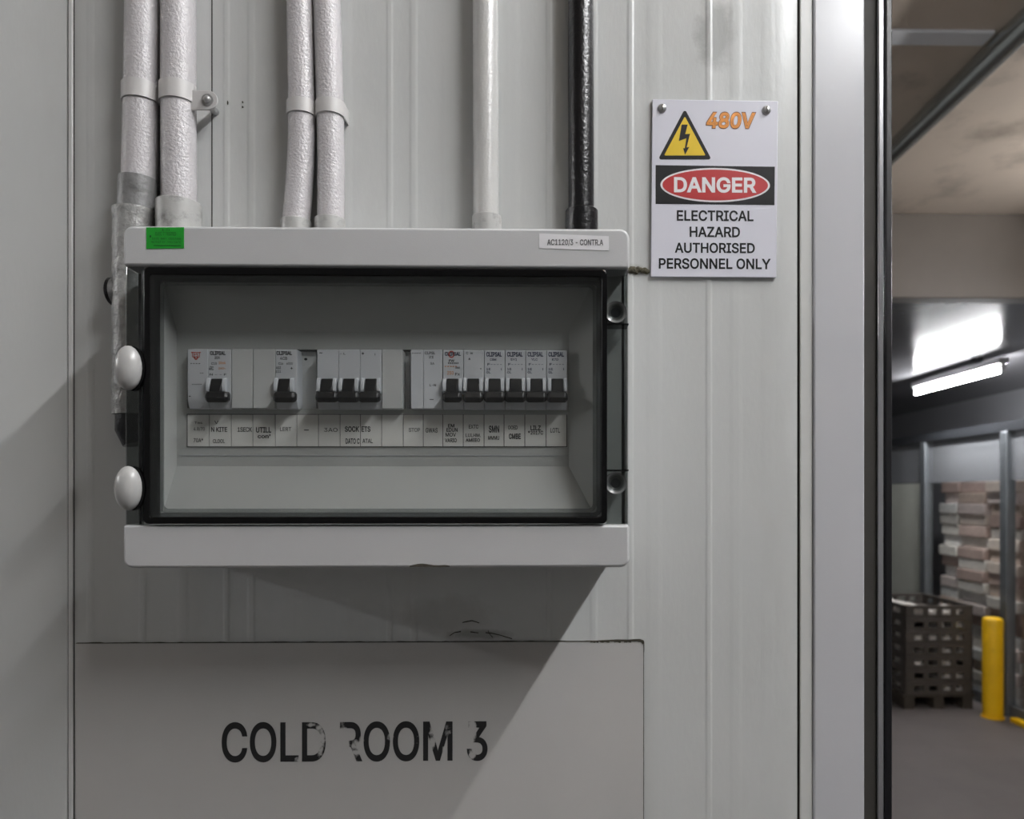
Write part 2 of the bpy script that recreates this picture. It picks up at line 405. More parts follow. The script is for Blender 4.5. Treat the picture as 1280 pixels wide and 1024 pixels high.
def panel(px0, px1, ribs, m, y=DW, x0=None, x1=None):
    """sheet with shallow pressed ribs: ribs = (px centre, half width px, depth m)"""
    a = X(px0, DW) if x0 is None else x0; b = X(px1, DW) if x1 is None else x1
    prof = [(a, y+.0012), (a+.0004, y+.0003), (a+.0012, y)]
    for p, hw, d in sorted(ribs):
        c = X(p, DW); h = hw*DW/F
        d *= .6; prof += [(c-h-.0006, y), (c-h, y-d*.08), (c-h*.6, y-d*.92), (c-h*.35, y-d), (c+h*.35, y-d), (c+h*.6, y-d*.92), (c+h, y-d*.08), (c+h+.0006, y)]
    prof += [(b-.0012, y), (b-.0004, y+.0003), (b, y+.0012)]
    mb = MB(); n = len(prof)
    mb.add([(x, yy, 0.0) for x, yy in prof]+[(x, yy, ZT) for x, yy in prof]+[(x, y+.0012, 0.0) for x, yy in (prof[0], prof[-1])]+[(x, y+.0012, ZT) for x, yy in (prof[0], prof[-1])],
           [(i, i+1, i+1+n, i+n) for i in range(n-1)])
    o = obj('wall_panel', mb, m, wall, smooth=True)
    return o
worg = worigin(wall)
def sp(px, py, rx, rz, amt, col):
    p = P(px, py, DW); return (p.x-worg.x, p.z-worg.z, rx*DW/F, rz*DW/F, amt, col)
M['panel2'] = panel_with_smudges([sp(893, 42, 26, 48, .42, (104, 104, 100)), sp(600, 793, 40, 7, .42, (80, 76, 68)), sp(795, 338, 12, 9, .4, (110, 104, 86)), sp(560, 770, 60, 26, .18, (110, 104, 92))])
panel(0, 84, [], M['panel'], x0=-2.6)
panel(92.5, 997, [(113, 5, .0005), (178, 5, .0006), (228, 7, .0004), (283, 4, .0007), (314, 5, .0006), (362, 8, .0003), (430, 10, .0005), (487, 4, .0007), (517, 5, .0008), (560, 9, .0004), (640, 10, .0004), (686, 4, .0008), (742, 5, .0006), (788, 4, .0009), (818, 10, .0004), (886, 4, .0010), (920, 8, .0004), (960, 9, .0003)], M['panel2'])
obj('joint_line', MB().box(X(264.3, DW), X(265.7, DW), DW-.0002, DW+.0003, Zp(420, DW), ZT), M['dark_gap'], wall)
for line in (((562, 795), (568, 791), (576, 789.5)), ((578, 778.5), (584, 777), (590, 776), (599, 779)), ((588, 790), (598, 791.5)), ((607, 791), (615, 792), (624, 794), (640, 798.5)), ((610, 788), (612, 793), (616, 797))):
    top_ = [P(a, b_-.5, DW-.0006) for a, b_ in line]; bot_ = [P(a, b_+random.uniform(.3, 1.1), DW-.0006) for a, b_ in line]
    obj('scratch', MB().prism([(p.x, p.z) for p in bot_]+[(p.x, p.z) for p in top_[::-1]], DW-.0007, DW+.0002), M['grime'], wall)
# joint lips and flashings
struct(obj('trim_2', MB().box(X(86.5, DW), X(91.5, DW), DW-.0015, DW+.0011, 0, ZT), M['lip'], bevel=.0006))
struct(obj('trim_3', MB().box(X(999.5, DW), X(1015.5, DW), DW-.0012, DW+.0011, 0, ZT), M['lip'], bevel=.001))
# steel jamb: flat face with rolled right edge, channel, lip, rubber
xa, xb = X(1017.5, DW-.004), X(1081, DW-.004)
struct(obj('trim_4', MB().prism([(xa, 0), (xb, 0), (xb, ZT), (xa, ZT)], DW-.004, DW+.0011), M['frame'], bevel=.0018, seg=3))
struct(obj('trim_5', MB().box(X(1081, DW)-.0006, X(1097, DW), DW+.0035, DW+.0995, 0, ZT), M['frame_dark']))
struct(obj('trim_6', MB().box(X(1096.5, DW), X(1104.5, DW), DW-.002, DW+.08, 0, ZT), M['alu'], bevel=.0015, seg=3))
struct(obj('trim_7', MB().box(X(1104.5, DW), X(1113, DW), DW-.004, DW+.09, 0, ZT), M['black_rubber'], bevel=.0015, seg=3))
# two old drill marks in the wall
for px, py, hh in ((285, 129, 5), (303.5, 128, 2), (303.5, 134, 2)):
    c = P(px, py, DW)
    obj('drill_mark', MB().prism(ell(c.x, c.z, .0006, hh*.0004, 12), DW-.0009, DW+.0002), M['grime'], wall)

# ================================================================== COLD ROOM SIGN SHEET
x0, x1, z0, z1 = R(94.5, 803, 804.5, 1110, DW-.002)
sh = thing('door_sign_sheet', 'large matt white sheet stencilled COLD ROOM 3 below the breaker board', 'sign', (0, DW, z0))
obj('sheet', MB().box(x0, x1, DW-.0022, DW, z0, z1), M['sheet'], sh, bevel=.0004)
# the worn edge: grimy sealant along the top and the right edge, raised a hair
random.seed(3)
pts = [(X(804.8, DW-.002), z1-.0002), (X(95, DW-.002), z1-.0002)]; px = 95
while px < 804:
    th_ = random.choice([.0001, .0002, .0003, .0003, .0006])
    if px > 735: th_ = random.uniform(.0005, .0020)
    pts.append((X(px, DW-.002), z1+th_)); px += random.uniform(4, 16)
pts.append((X(804.8, DW-.002), z1+.0006))
obj('grimy_edge', MB().prism(pts, DW-.0024, DW-.0001), M['grime'], sh, label='dark grime along the top edge of the sheet')
obj('grimy_edge', MB().prism([(x1-.0001, z0+.05), (x1+.0003, z0+.05), (x1+.0003, z1-.012), (x1+.0006, z1-.009), (x1+.0006, z1-.0004), (x1-.0001, z1-.0004)], DW-.0024, DW-.0001), M['grime'], sh, label='dark grime along the right edge of the sheet')
random.seed(9)
for k, (pa, pb) in enumerate(((738, 748), (750, 762), (768, 776), (780, 789), (797.5, 804.5))):   # chipped paint along the edge
    n_ = 6; low = [(X(pa+(pb-pa)*i/n_, DW-.0023), z1-random.uniform(.0004, .0015)*(2.6 if k == 4 and i > 3 else 1)) for i in range(n_+1)]
    obj('chip', MB().prism([(X(pb, DW-.0023), z1), (X(pa, DW-.0023), z1)]+low, DW-.0025, DW-.0020), M['grime'], sh)
so = worigin(sh)
def wp(px, py, rx, ry, amt):
    p = P(px, py, DW-.0024); return (p.x-so.x, p.z-so.z, rx*DW/F, ry*DW/F, amt)
M['worn'] = worn_paint([wp(400, 925, 10, 32, .62), wp(388, 905, 12, 6, .5), wp(428, 930, 12, 34, .80), wp(445, 935, 10, 16, .6), wp(436, 950, 14, 14, .72), wp(452, 925, 6, 10, .5), wp(488, 922, 6, 10, .45),
    wp(540, 925, 6, 26, .55), wp(522, 925, 4, 10, .4), wp(560, 912, 8, 14, .45), wp(590, 915, 9, 22, .66), wp(590, 942, 7, 12, .58), wp(372, 950, 8, 6, .5), wp(556, 940, 5, 12, .5)])
obj('lettering', text_mb('COLD ROOM 3', (277, 902, 609.5, 952.5), DW-.0024, off=.015), M['worn'], sh, label='worn black stencil letters')

# ================================================================== BREAKER BOARD
DF = .585                         # front face of the cover
DP = .6225                         # inner front plate
DB = .613                         # breaker noses
bx0, bx1, bz0, bz1 = R(153.5, 281+3, 787, 710, DF)
board = thing('distribution_board', 'grey plastic breaker box with smoked clear door on the white wall', 'electrical box', ((bx0+bx1)/2, DW, bz0))
# rear box shell
b = MB(); t = .003; e = .002
b.box(bx0+e, bx1-e, .606, DW, bz1-e-t, bz1-e).box(bx0+e, bx1-e, .606, DW, bz0+e, bz0+e+t)
b.box(bx0+e, bx0+e+t, .606, DW, bz0+e, bz1-e).box(bx1-e-t, bx1-e, .606, DW, bz0+e, bz1-e).box(bx0+e, bx1-e, DW-.004, DW, bz0+e, bz1-e)
obj('rear_box', b, M['abs'], board, bevel=.001)
# cover bands (top and bottom), rounded outer corners
_, _, zt0, _ = R(153, 284, 787, 334, DF); _, _, _, zb1 = R(153, 656.5, 787, 710, DF)
def band_pts(z0, z1, top):
    r = .0075; pts = []
    if top: 
        pts = [(bx0, z0), (bx1, z0)]
        pts += [(bx1-r+r*math.cos(a), z1-r+r*math.sin(a)) for a in [math.radians(k*15) for k in range(7)]]
        pts += [(bx0+r+r*math.cos(a), z1-r+r*math.sin(a)) for a in [math.radians(90+k*15) for k in range(7)]]
    else:
        pts = [(bx1, z1), (bx0, z1)]
        pts += [(bx0+r+r*math.cos(a), z0+r+r*math.sin(a)) for a in [math.radians(180+k*15) for k in range(7)]]
        pts += [(bx1-r+r*math.cos(a), z0+r+r*math.sin(a)) for a in [math.radians(270+k*15) for k in range(7)]]
    return pts
obj('cover_band', MB().prism(band_pts(zt0, bz1, True), DF, .612), M['abs'], board, bevel=.0022, seg=3)
obj('cover_band', MB().prism(band_pts(bz0, zb1, False), DF, .612), M['abs'], board, bevel=.0022, seg=3)
# side rails of the cover behind the door
ox0, ox1, oz0, oz1 = R(194, 345, 747, 645, .606)
rl = MB().box(bx0+.001, ox0, .606, .612, zb1, zt0).box(ox1, bx1-.001, .606, .612, zb1, zt0)
rl.box(ox0, ox1, .606, .612, oz1, zt0).box(ox0, ox1, .606, .612, zb1, oz0)
obj('cover_rail', rl, M['plate'], board)
# funnel shaped front plate with a slot for the breakers
hx0, hx1, hz0, hz1 = R(204, 350, 741, 640, .607)
ix0, ix1, iz0, iz1 = R(221, 415, 711, 583, DP)
sx0, sx1, sz0, sz1 = R(234, 437, 709, 511, DP)
f = MB()
A = [(hx0, .607, hz0), (hx1, .607, hz0), (hx1, .607, hz1), (hx0, .607, hz1)]
B = [(ix0, DP, iz0), (ix1, DP, iz0), (ix1, DP, iz1), (ix0, DP, iz1)]
Sx = [(sx0, DP, sz0), (sx1, DP, sz0), (sx1, DP, sz1), (sx0, DP, sz1)]
Sb = [(sx0, DP+.004, sz0), (sx1, DP+.004, sz0), (sx1, DP+.004, sz1), (sx0, DP+.004, sz1)]
O = [(ox0-.002, .607, oz0-.002), (ox1+.002, .607, oz0-.002), (ox1+.002, .607, oz1+.002), (ox0-.002, .607, oz1+.002)]
q = [(0, 1, 5, 4), (1, 2, 6, 5), (2, 3, 7, 6), (3, 0, 4, 7)]
for a_, b_ in ((O, A), (A, B), (B, Sx), (Sx, Sb)): f.add(a_+b_, q)
fp = obj('front_plate', f, M['plate'], board)
# faint step line under the labels
x0, x1, z0, z1 = R(222, 569.2, 710, 570, DP-.0003)
obj('plate_step', MB().box(x0, x1, DP-.0004, DP+.001, z0, z1), M['rail'], fp)
# rail cover seen in the gaps between the breakers
x0, x1, z0, z1 = R(225, 430, 716, 520, .645)
obj('din_rail', MB().box(x0, x1, .641, .646, z0, z1).box(x0, x1, .638, .641, z0+.02, z0+.024).box(x0, x1, .638, .641, z1-.024, z1-.02), M['rail'], board)
for a, b_ in ((372.2, 395.5), (504.2, 512.4)):
    x0, x1, z0, z1 = R(a, 440, b_, 511, .628)
    obj('gap_cover', MB().box(x0, x1, .6275, .636, z0, z1), M['blank'], board)
# lugs of the door on the right: dark screw hole of the rail cover
c = P(382, 449, .627); obj('rail_screw', MB().prism(ell(c.x, c.z, .0014, .0011, 12), .6272, .6276), M['toggle'], board)

# --- label cards with their writing
edges = [234, 261.5, 289, 316, 344, 371, 398, 425, 450.5, 477, 504, 529, 553.5, 579, 605, 630, 656, 682.5, 708.5]
DCd = DP-.0012
cards = [[('4.8/70', 242, 534, 256, 539, 0), ('70A*', 242, 548, 254, 553, 1), ('Tes', 243, 527, 253, 530, 0)],
         [('N KITE', 264, 534, 284, 540, 1), ('CLOOL', 266, 549, 281, 554, 1), ('v', 268, 526, 273, 530, 0)],
         [('1SECK', 297, 534, 315, 540, 1)], [('UTILL', 320, 534, 339, 541, 2), ('con\'', 322, 543, 338, 548, 2)], [('LERT', 350, 534, 364, 539, 0)], [('-', 380, 537, 386, 538.4, 0)],
         [('3AO', 405, 535, 422, 540, 0)], [('SOCK', 431, 533, 449, 540, 2), ('DATO C', 432, 548, 449.5, 555, 2)], [('ETS', 452, 533, 463, 540, 2), ('ATAL', 453, 548.5, 466, 554, 1)], [],
         [('STOP', 511, 535, 525, 540, 0)], [('GWAS', 532, 535, 547, 541, 1)],
         [('EM', 560, 530, 568, 534.5, 2), ('EDUN', 558, 535, 572, 540, 2), ('MOV', 557, 541, 570, 546, 1), ('VARIO', 556, 548, 571, 553, 2)],
         [('EXTC', 586, 531, 598, 536, 1), ('LULHM.', 582, 542, 601, 546.5, 1), ('AMEEO', 582, 548, 600, 552.5, 2)],
         [('SMN', 611, 532, 624, 541, 2), ('MMMU', 610, 545, 624, 550, 1)], [('OOED', 635, 532, 647, 537, 1), ('CMBE', 636, 542, 651, 549, 2)],
         [('LILZ', 663, 532, 676, 538, 2), ('*2017C', 660, 538.5, 679, 543.5, 2)], [('LOTL', 688, 535, 700, 541, 1)]]
for i in range(18):
    x0, x1, z0, z1 = R(edges[i]+.45, 518.5, edges[i+1]-.45, 558, DCd)
    cd = obj('label_card', MB().box(x0, x1, DCd, DP-.0001, z0, z1), M['card'], board)
    for (tx, a, b_, c_, d_, k) in cards[i]:
        obj('lettering', text_mb(tx, (a, b_, c_, d_), DCd-.00015, off=[.010, .018, .026][k]), M[['ink_soft', 'ink', 'ink'][k]], cd)
# holder strip behind the cards (dark joints show between them)
x0, x1, z0, z1 = R(233.6, 518, 709, 558.6, DP-.0002)
obj('label_holder', MB().box(x0, x1, DP-.0003, DP+.0005, z0, z1), M['ink'], board)

# --- smoked door
d0, d1, dz0, dz1 = R(154.5, 334.5, 786, 655.5, .584)
gx0, gx1, gz0, gz1 = R(180, 336, 758, 653, .584)
door = obj('door', MB().box(gx0, gx1, .5835, .5838, gz0, gz1), M['smoke'], board, label='smoked clear plastic door')
# side flanges: hollow smoked strips, wrapped round to the side of the box
for (a, b_) in ((154.5, 180), (758, 786)):
    x0, x1, _, _ = R(a, 334.5, b_, 655.5, .586)
    fl = MB(); left = a < 300; r = .0045; t_ = .0008
    def prof(rad, off):          # outer skin: flat front, rounded corner, side wall
        xo = (x0+off) if left else (x1-off); sg = 1 if left else -1
        xi = x1 if left else x0
        pts = [(xi, .5855+off)]
        pts += [(xo+sg*(rad-rad*math.sin(k*math.pi/16)), .5855+off+rad-rad*math.cos(k*math.pi/16)) for k in range(9)]
        return pts+[(xo, .606)]
    po, pi2 = prof(r, 0), prof(r-t_, t_); loop = po+pi2[::-1]; n = len(loop)
    fl.add([(x, y, dz0) for x, y in loop]+[(x, y, dz1) for x, y in loop], [(i_, (i_+1) % n, (i_+1) % n+n, i_+n) for i_ in range(n)])
    obj('door_flange', fl, M['smoke_side'], door, smooth=True)
def gring(name, o, i, y0, y1, m, r, bev=0, yi=None):
    a = R(*o, y0); b_ = R(*i, y0)
    return obj(name, MB().ring(rr(*a, r), rr(*b_, max(r-.003, .002)), y0, y1, yi), m, door, bevel=bev)
gring('gasket', (179, 335, 759, 655), (187, 345, 752, 646.5), .583, .600, M['gasket'], .004, .0008)
gring('ridge', (187, 345, 752, 646.5), (196, 352, 746, 641), .5845, .590, M['smoke_dark'], .006, .0004)
gring('ridge', (196, 352, 746, 641), (204, 357.5, 741, 636), .588, .590, M['smoke_side'], .007, .0004)
# bright thin rib along the left flange
x0, x1, z0, z1 = R(177, 338, 178.6, 652, .584)
obj('door_rib', MB().box(x0, x1, .5835, .5855, z0, z1), M['smoke_dark'], door, bevel=.0003)
# turn knobs
for py in (459.5, 610.5):
    c = P(158.5, py, .578)
    k = MB().ellipsoid((c.x, .580, c.z), (.0103, .0085, .0178))
    kn = obj('door_knob', k, M['knob'], board, smooth=True, label='pale oval turn knob')
    obj('knob_collar', MB().prism(ell(c.x+.002, c.z, .0100, .0178, 40), .5818, .5852), M['gasket'], kn)
# screw bosses and lugs on the right flange
for py, q0, q1 in ((390, 375, 405), (604, 588, 622)):
    c = P(770, py, .5845)
    bo = obj('screw_boss', MB().ring(ell(c.x, c.z, .0088, .0088, 40), ell(c.x, c.z, .0040, .0040, 40), .5845, .600, .5875), M['boss_grey'], door, smooth=True)
    obj('boss_hole', MB().tube([(c.x, .5880, c.z), (c.x, .600, c.z)], .0040, 24), M['steel_dark'], bo, label='dark screw in the boss')
    for qq in (q0 if py > 500 else q1,):
        x0, x1, z0, z1 = R(759.5, qq-.9, 786, qq+.9, .584)
        obj('boss_edge', MB().box(x0, x1, .5845, .600, z0, z1), M['gasket'], bo)
# --- stickers on the top band
x0, x1, z0, z1 = R(183, 284.5, 230, 311, DF-.0002)
st = obj('green_sticker', MB().hexa([(x0, DF-.0003, z0-.0002), (x1, DF-.0003, z0+.0004), (x1, DF-.0003, z1+.0003), (x0, DF-.0003, z1)], [(x0, DF, z0-.0002), (x1, DF, z0+.0004), (x1, DF, z1+.0003), (x0, DF, z1)]), M['green'], board, label='small bright green sticker')
for tx, rect in (('1:0', (202, 286, 212, 289)), ('ELEC 7 TESTED', (194, 290, 220, 294.5)), ('DATE  MAY  05/07/08', (190, 297, 226, 300)), ('RETEST BY THIS DATE', (189, 301.5, 226, 304)), ('____________', (192, 306.5, 226, 307.5)), ('.', (187, 294, 189, 297))):
    obj('lettering', text_mb(tx, rect, DF-.0005, off=.004), M['dgreen'], st)
a0, a1 = P(674, 292, DF), P(761, 295.5, DF); c0, c1 = P(674, 310.5, DF), P(761, 313.5, DF)
y_ = DF-.0003
sl = obj('white_label', MB().hexa([(c0.x, y_, c0.z), (c1.x, y_, c1.z), (a1.x, y_, a1.z), (a0.x, y_, a0.z)], [(c0.x, DF, c0.z), (c1.x, DF, c1.z), (a1.x, DF, a1.z), (a0.x, DF, a0.z)]), M['white_label'], board, label='white adhesive label with grey lettering')
obj('lettering', text_mb('AC1120/3 - CONTR.A', (684, 299, 754, 307.5), DF-.0005, off=.012), M['ink_soft'], sl)
# scuffed underside of the lower band
a, b_ = P(512, 708, DF), P(562, 709, DF)
sc = MB(); pts = []
for k in range(13):
    u = k/12; pts.append((a.x+(b_.x-a.x)*u, a.z+.0004+.0022*math.sin(math.pi*u)**.7*(0.6+.4*math.sin(7*u))))
pts += [(b_.x, a.z-.0006), (a.x, a.z-.0006)]
obj('scuff', MB().prism(pts[::-1], DF-.0002, DF+.0006), M['grime'], board, label='dark scuff on the lower edge')

# ================================================================== BREAKERS (each lifts out of the board)
ZS = R(234, 437, 709, 511, DB)
zb, zt = ZS[2], ZS[3]; zh = zt-zb
def dev(name, label, cat, p0, p1, m='mcb', toggles=(), joints=(), flat=False, group='modules in the breaker row', lift=0.0):
    x0, x1 = X(p0+.35, DB), X(p1-.35, DB)
    th = thing(name, label, cat, ((x0+x1)/2, .638, zb), group)
    y = DB+lift
    if flat: prof = [(y, zb), (y, zt), (.6375, zt), (.6375, zb)]
    else:   # stepped nose: upper flat field, lower field slopes back to the foot
        prof = [(y+.0035, zb), (y+.0015, zb+zh*.10), (y, zb+zh*.16), (y, zt-.0005), (y+.0006, zt), (.6375, zt), (.6375, zb)]
    cuts = [x0]+[X(j, DB) for j in joints]+[x1]
    for a, b_ in zip(cuts[:-1], cuts[1:]):
        obj('body', MB().prism_x(prof, a+(.00012 if a != x0 else 0), b_-(.00012 if b_ != x1 else 0)), M[m], th, bevel=.0005)
    for pc, lobe in toggles:
        zq = lambda py: Zp(py, DB, pc)
        c = X(pc, DB-.003)
        for s in (-1, 1):      # white cheeks
            a = c+s*.0052; b_ = c+s*.0082
            obj('cheek', MB().prism_x([(y, zq(492)), (y-.004, zq(490)), (y-.0048, zq(482)), (y-.003, zq(474)), (y, zq(472.5))], min(a, b_), max(a, b_)), M['mcb'], th, bevel=.0005)
        hw = .0050
        tg = MB().prism_x([(y+.0005, zq(500)), (y-.0052, zq(497)), (y-.0052, zq(488)), (y-.0012, zq(474)), (y+.0005, zq(473))], c-hw, c+hw)
        to = obj('toggle', tg, M['toggle'], th, bevel=.0007)
        l0, l1 = X(lobe[0], DB-.009), X(lobe[1], DB-.009)
        zl0, zl1 = Zp(503.5, DB-.008, pc), Zp(488.5, DB-.008, pc)
        pr = [(y-.001, zl1), (y-.0095, zl1-.001), (y-.0115, zl0+.004), (y-.009, zl0), (y-.002, zl0+.0012)]
        ch = .0022; mb = MB()
        # tapered bar: narrower at its lower corners
        mid = [(l0, 0), (l0+ch, .35), (l1-ch, .35), (l1, 0)]
        n = len(pr); vs = []
        for xx, s_ in ((l0, .55), (l0+ch, 1), (l1-ch, 1), (l1, .55)):
            my = sum(p[0] for p in pr)/n; mz = sum(p[1] for p in pr)/n
            vs += [(xx, my+(p[0]-my)*s_, mz+(p[1]-mz)*s_) for p in pr]
        fs = [tuple(range(n)), tuple(range(4*n-1, 3*n-1, -1))]
        for k in range(3): fs += [(k*n+i, k*n+n+i, k*n+n+(i+1) % n, k*n+(i+1) % n) for i in range(n)]
        mb.add(vs, fs)
        obj('toggle_bar', mb, M['toggle'], to, bevel=.0006)
    return th, y
def write(t, items):
    th, y = t
    for tx, a, b_, c_, d_, m in items:
        obj('lettering', text_mb(tx, (a, b_, c_, d_), DB-.00012, off=.034 if tx == 'CLIPSAL' else .02), M[m], th)
t = dev('residual_current_breaker', 'double-width breaker with red print at the left end of the row', 'circuit breaker', 234, 289, toggles=[(270, (256, 285))], joints=[260])
write(t, [('TEST', 239, 440, 251, 447, 'ink_red'), ('v', 241, 446, 249, 450, 'ink_red'), ('CLIPSAL', 262.5, 439, 282, 444, 'ink'), ('30A', 268, 445.5, 275, 449, 'ink_soft'), ('C10', 264, 453, 271, 456, 'ink_soft'), ('30mA', 273, 452, 282, 455.5, 'ink_orange'), ('4RC', 261, 458, 267, 463, 'ink_soft'), ('240~', 273, 459, 282, 462, 'ink_orange'),
          ('----', 238, 454, 250, 455, 'ink_soft'), ('--', 250, 466, 254, 467, 'ink_soft'), ('-----', 240, 480, 252, 481, 'ink_soft'), ('-', 236, 495, 238.5, 496, 'ink'), ('N - - F', 262, 467, 283, 469.5, 'ink_soft')])
dev('blanking_plate', 'blank grey module right of the double-width breaker with red print', 'blank module', 289, 316, 'blank', flat=True)
dev('blanking_plate', 'blank grey module left of the lone single breaker in the left group', 'blank module', 316, 344, 'blank', flat=True)
t = dev('circuit_breaker', 'lone single breaker beside the open gap in the left group', 'circuit breaker', 344, 371.5, toggles=[(354.5, (341, 369))])
write(t, [('CLIPSAL', 345.5, 439, 365, 444, 'ink'), ('4CB', 350, 446, 359, 450, 'ink_soft'), ('C16', 348, 453, 354, 456, 'ink_soft'), ('6000', 358, 453, 366, 456, 'ink_soft'), ('AS3', 344.8, 458, 351, 461.5, 'ink_soft'), ('111', 344.8, 463, 351, 466, 'ink'), ('+', 363, 459, 366, 462, 'ink')])
t = dev('three_pole_breaker', 'three-pole breaker with joined black toggles in the middle of the row', 'circuit breaker', 396, 477, toggles=[(408, (394, 422)), (435.5, (420.5, 449)), (463, (447.5, 475))], joints=[423, 450])
write(t, [('~', 399, 440.5, 403, 442, 'ink'), ('- L', 425, 441, 432, 443.5, 'ink_soft'), ('*', 452, 440.5, 455, 443.5, 'ink'), ('|', 468.5, 441.5, 469.2, 444.5, 'ink_soft')])
dev('blanking_plate', 'blank grey module right of the three-pole breaker', 'blank module', 477, 503.5, 'blank', flat=True)
t = dev('timer_module', 'toggleless printed module between the gap and the right group', 'module', 513, 553, 'mcb', joints=[529], flat=True)
write(t, [('CLPSL', 531, 439.5, 544, 443, 'ink_soft'), ('ZI', 536, 445, 542, 448, 'ink_soft'), ('5A', 538, 453, 543, 456, 'ink_soft'), ('L-N', 537, 480, 545, 483, 'ink_soft'), ('-', 537, 499, 542, 500, 'ink_soft'), ('....', 515, 441, 526, 442, 'ink_soft')])
t = dev('circuit_breaker', 'breaker with red and yellow print, first of the right group', 'circuit breaker', 553.5, 579.5, toggles=[(565.3, (553, 577))])
write(t, [('CLIPSAL', 556, 440, 576, 445, 'ink_blue'), ('O', 560.5, 438.5, 568, 447.5, 'ink_red'), ('FW', 561, 449.5, 568, 452.5, 'ink'), ('------', 560, 453, 573, 455, 'ink_soft'), ('-----', 556, 457.5, 571, 458.8, 'ink_orange'), ('3mA', 569, 458, 575, 461, 'ink_soft'), ('250', 559, 464, 567, 468.5, 'ink_orange'), ('Fx', 569, 466, 575, 469.5, 'ink_soft')])
t = dev('circuit_breaker', 'nearly unprinted breaker, second of the right group', 'circuit breaker', 579.5, 605.3, toggles=[(591.2, (578.5, 604))])
write(t, [('C  m', 582.5, 440, 591, 443, 'ink_soft'), ('^', 585.5, 447.5, 588, 450, 'ink'), ('-', 600, 460.5, 602, 461.5, 'ink_soft')])
for a, b_, pc, lab, tx2 in ((605.3, 631.3, 618, 'third breaker of the right group, blue maker print', 'C8M'), (631.3, 657, 644.3, 'fourth breaker of the right group, blue maker print', '5Y1'),
                       (657, 683, 670.5, 'second breaker from the right end of the row', 'YLC'), (683, 709, 696.8, 'breaker at the right end of the row', 'K7D')):
    t = dev('circuit_breaker', lab, 'circuit breaker', a, b_, toggles=[(pc, (pc-13.6, pc+13.2))])
    write(t, [('CLIPSAL', a+2.5, 440, a+22, 446, 'ink_blue'), (tx2, a+7, 448, a+15, 451, 'ink_blue'), ('F----', a+4, 454, a+22, 457, 'ink_blue'), ('1E', a+2.5, 460, a+8, 463, 'ink_blue'), ('0L', a+2.5, 464, a+8, 467, 'ink_blue'), ('i', a+21, 460, a+22, 463, 'ink_blue')])

# ================================================================== CONDUITS
ztop = bz1-.002
DCn = .690
def smoothpath(pts, yy, n=28):
    """pts: (px,py) list -> smooth world path at depth DCn"""
    out = []
    ys = [p[1] for p in pts]
    for k in range(n+1):
        y = ys[0]+(ys[-1]-ys[0])*k/n
        for (xa_, ya), (xb_, yb) in zip(pts[:-1], pts[1:]):
            if ya <= y <= yb:
                u = (y-ya)/(yb-ya); u = u*u*(3-2*u) if False else u
                out.append(P(xa_+(xb_-xa_)*u, y, yy)); break
    # soften
    for _ in range(3):
        out = [out[0]]+[(out[i-1]+out[i]*2+out[i+1])/4 for i in range(1, len(out)-1)]+[out[-1]]
    return out
def conduit(name, label, pts, rpx, m, sleeve=None, sm='sleeve_pale', below=False):
    r = rpx*(DW-.016)/F
    yy = DW-r-.0006
    path = smoothpath(pts, yy)
    top = Vector((path[0].x, yy, ZT-.02))
    path = [top]+path
    end = Vector((path[-1].x, yy, ztop+.0005))
    if path[-1].z > end.z and not below: path.append(end)
    path = [Vector((p.x, yy, p.z)) for p in path]
    th = thing(name, label, 'conduit', (path[-1].x, yy, ztop))
    obj('pipe', MB().tube(path, r, 32), M[m], th, smooth=True)
    if sleeve:
        pc, pr, py = sleeve
        rr_ = pr*(DW-.018)/F; yy2 = min(yy, DW-rr_-.0004); s0 = P(pc, py, yy2-rr_*.5); s0.x = X(pc, yy2)
        obj('sleeve', MB().tube([(s0.x, yy2, ztop+.0005), (s0.x, yy2, s0.z)], rr_, 32), M[sm], th, bevel=.0006)
    if below:      # runs on down the wall beside the box
        px_ = lambda v: v*(DW-.018)/F
        ra, rb, rc = px_(22.6), px_(24.4), px_(21.5)
        za, zb_, zc_, zd = Zp(222, yy-ra*.7), Zp(262, yy-rb*.7), Zp(520, yy), Zp(556, yy)
        xs_ = X(171, yy); yb_ = DW-rb-.0004
        obj('sleeve', MB().tube([(X(172.6, yy), DW-ra-.0004, zb_-.004), (X(174.2, yy), DW-ra-.0004, za)], ra, 32), M['sleeve'], th, bevel=.0006, label='dirty grey sleeve')
        rr2 = [rb+random.uniform(-.0006, .0006) for k in range(41)]
        obj('lower_sleeve', MB().tube([(xs_-.0005, yb_, zb_+(zc_-zb_)*k/40) for k in range(41)], rr2, 32), M['flex'], th, smooth=True, label='lumpy pale grey sleeve running down beside the box')
        obj('cable_end', MB().tube([(xs_, yb_, zc_+.003), (xs_, yb_, (zc_+zd)/2), (xs_+.003, yb_, zd)], [rc, rc*1.02, rc*.8], 24), M['conduit_black'], th, smooth=True, label='frayed black end')
        zo = Zp(367, yb_); ro_ = px_(17)
        so_ = obj('side_outlet', MB().tube([(xs_, yb_, zo), (X(143.5, yb_), yb_, zo)], ro_, 32), M['sleeve'], th, bevel=.0006, label='short grey side outlet')
        xq = X(143.8, yb_); obj('outlet_cap', MB().tube([(xq, yb_, zo), (xq-.003, yb_, zo), (X(137, yb_), yb_, zo)], [ro_, ro_, ro_*.8], 32), M['conduit_black'], so_, smooth=True, label='black end cap')
    return th, r, yy
c1, r1, y1 = conduit('conduit', 'leftmost white lumpy conduit running down past the left side of the box', [(179, 0), (177, 118), (175, 200), (173.5, 262)], 20.3, 'conduit', None, 'sleeve', below=True)
c2, r2, y2 = conduit('conduit', 'white lumpy conduit held by the clamp with the screw', [(223, 0), (223, 118), (224, 275)], 20.3, 'conduit', (223.5, 26, 249), 'sleeve_pale')
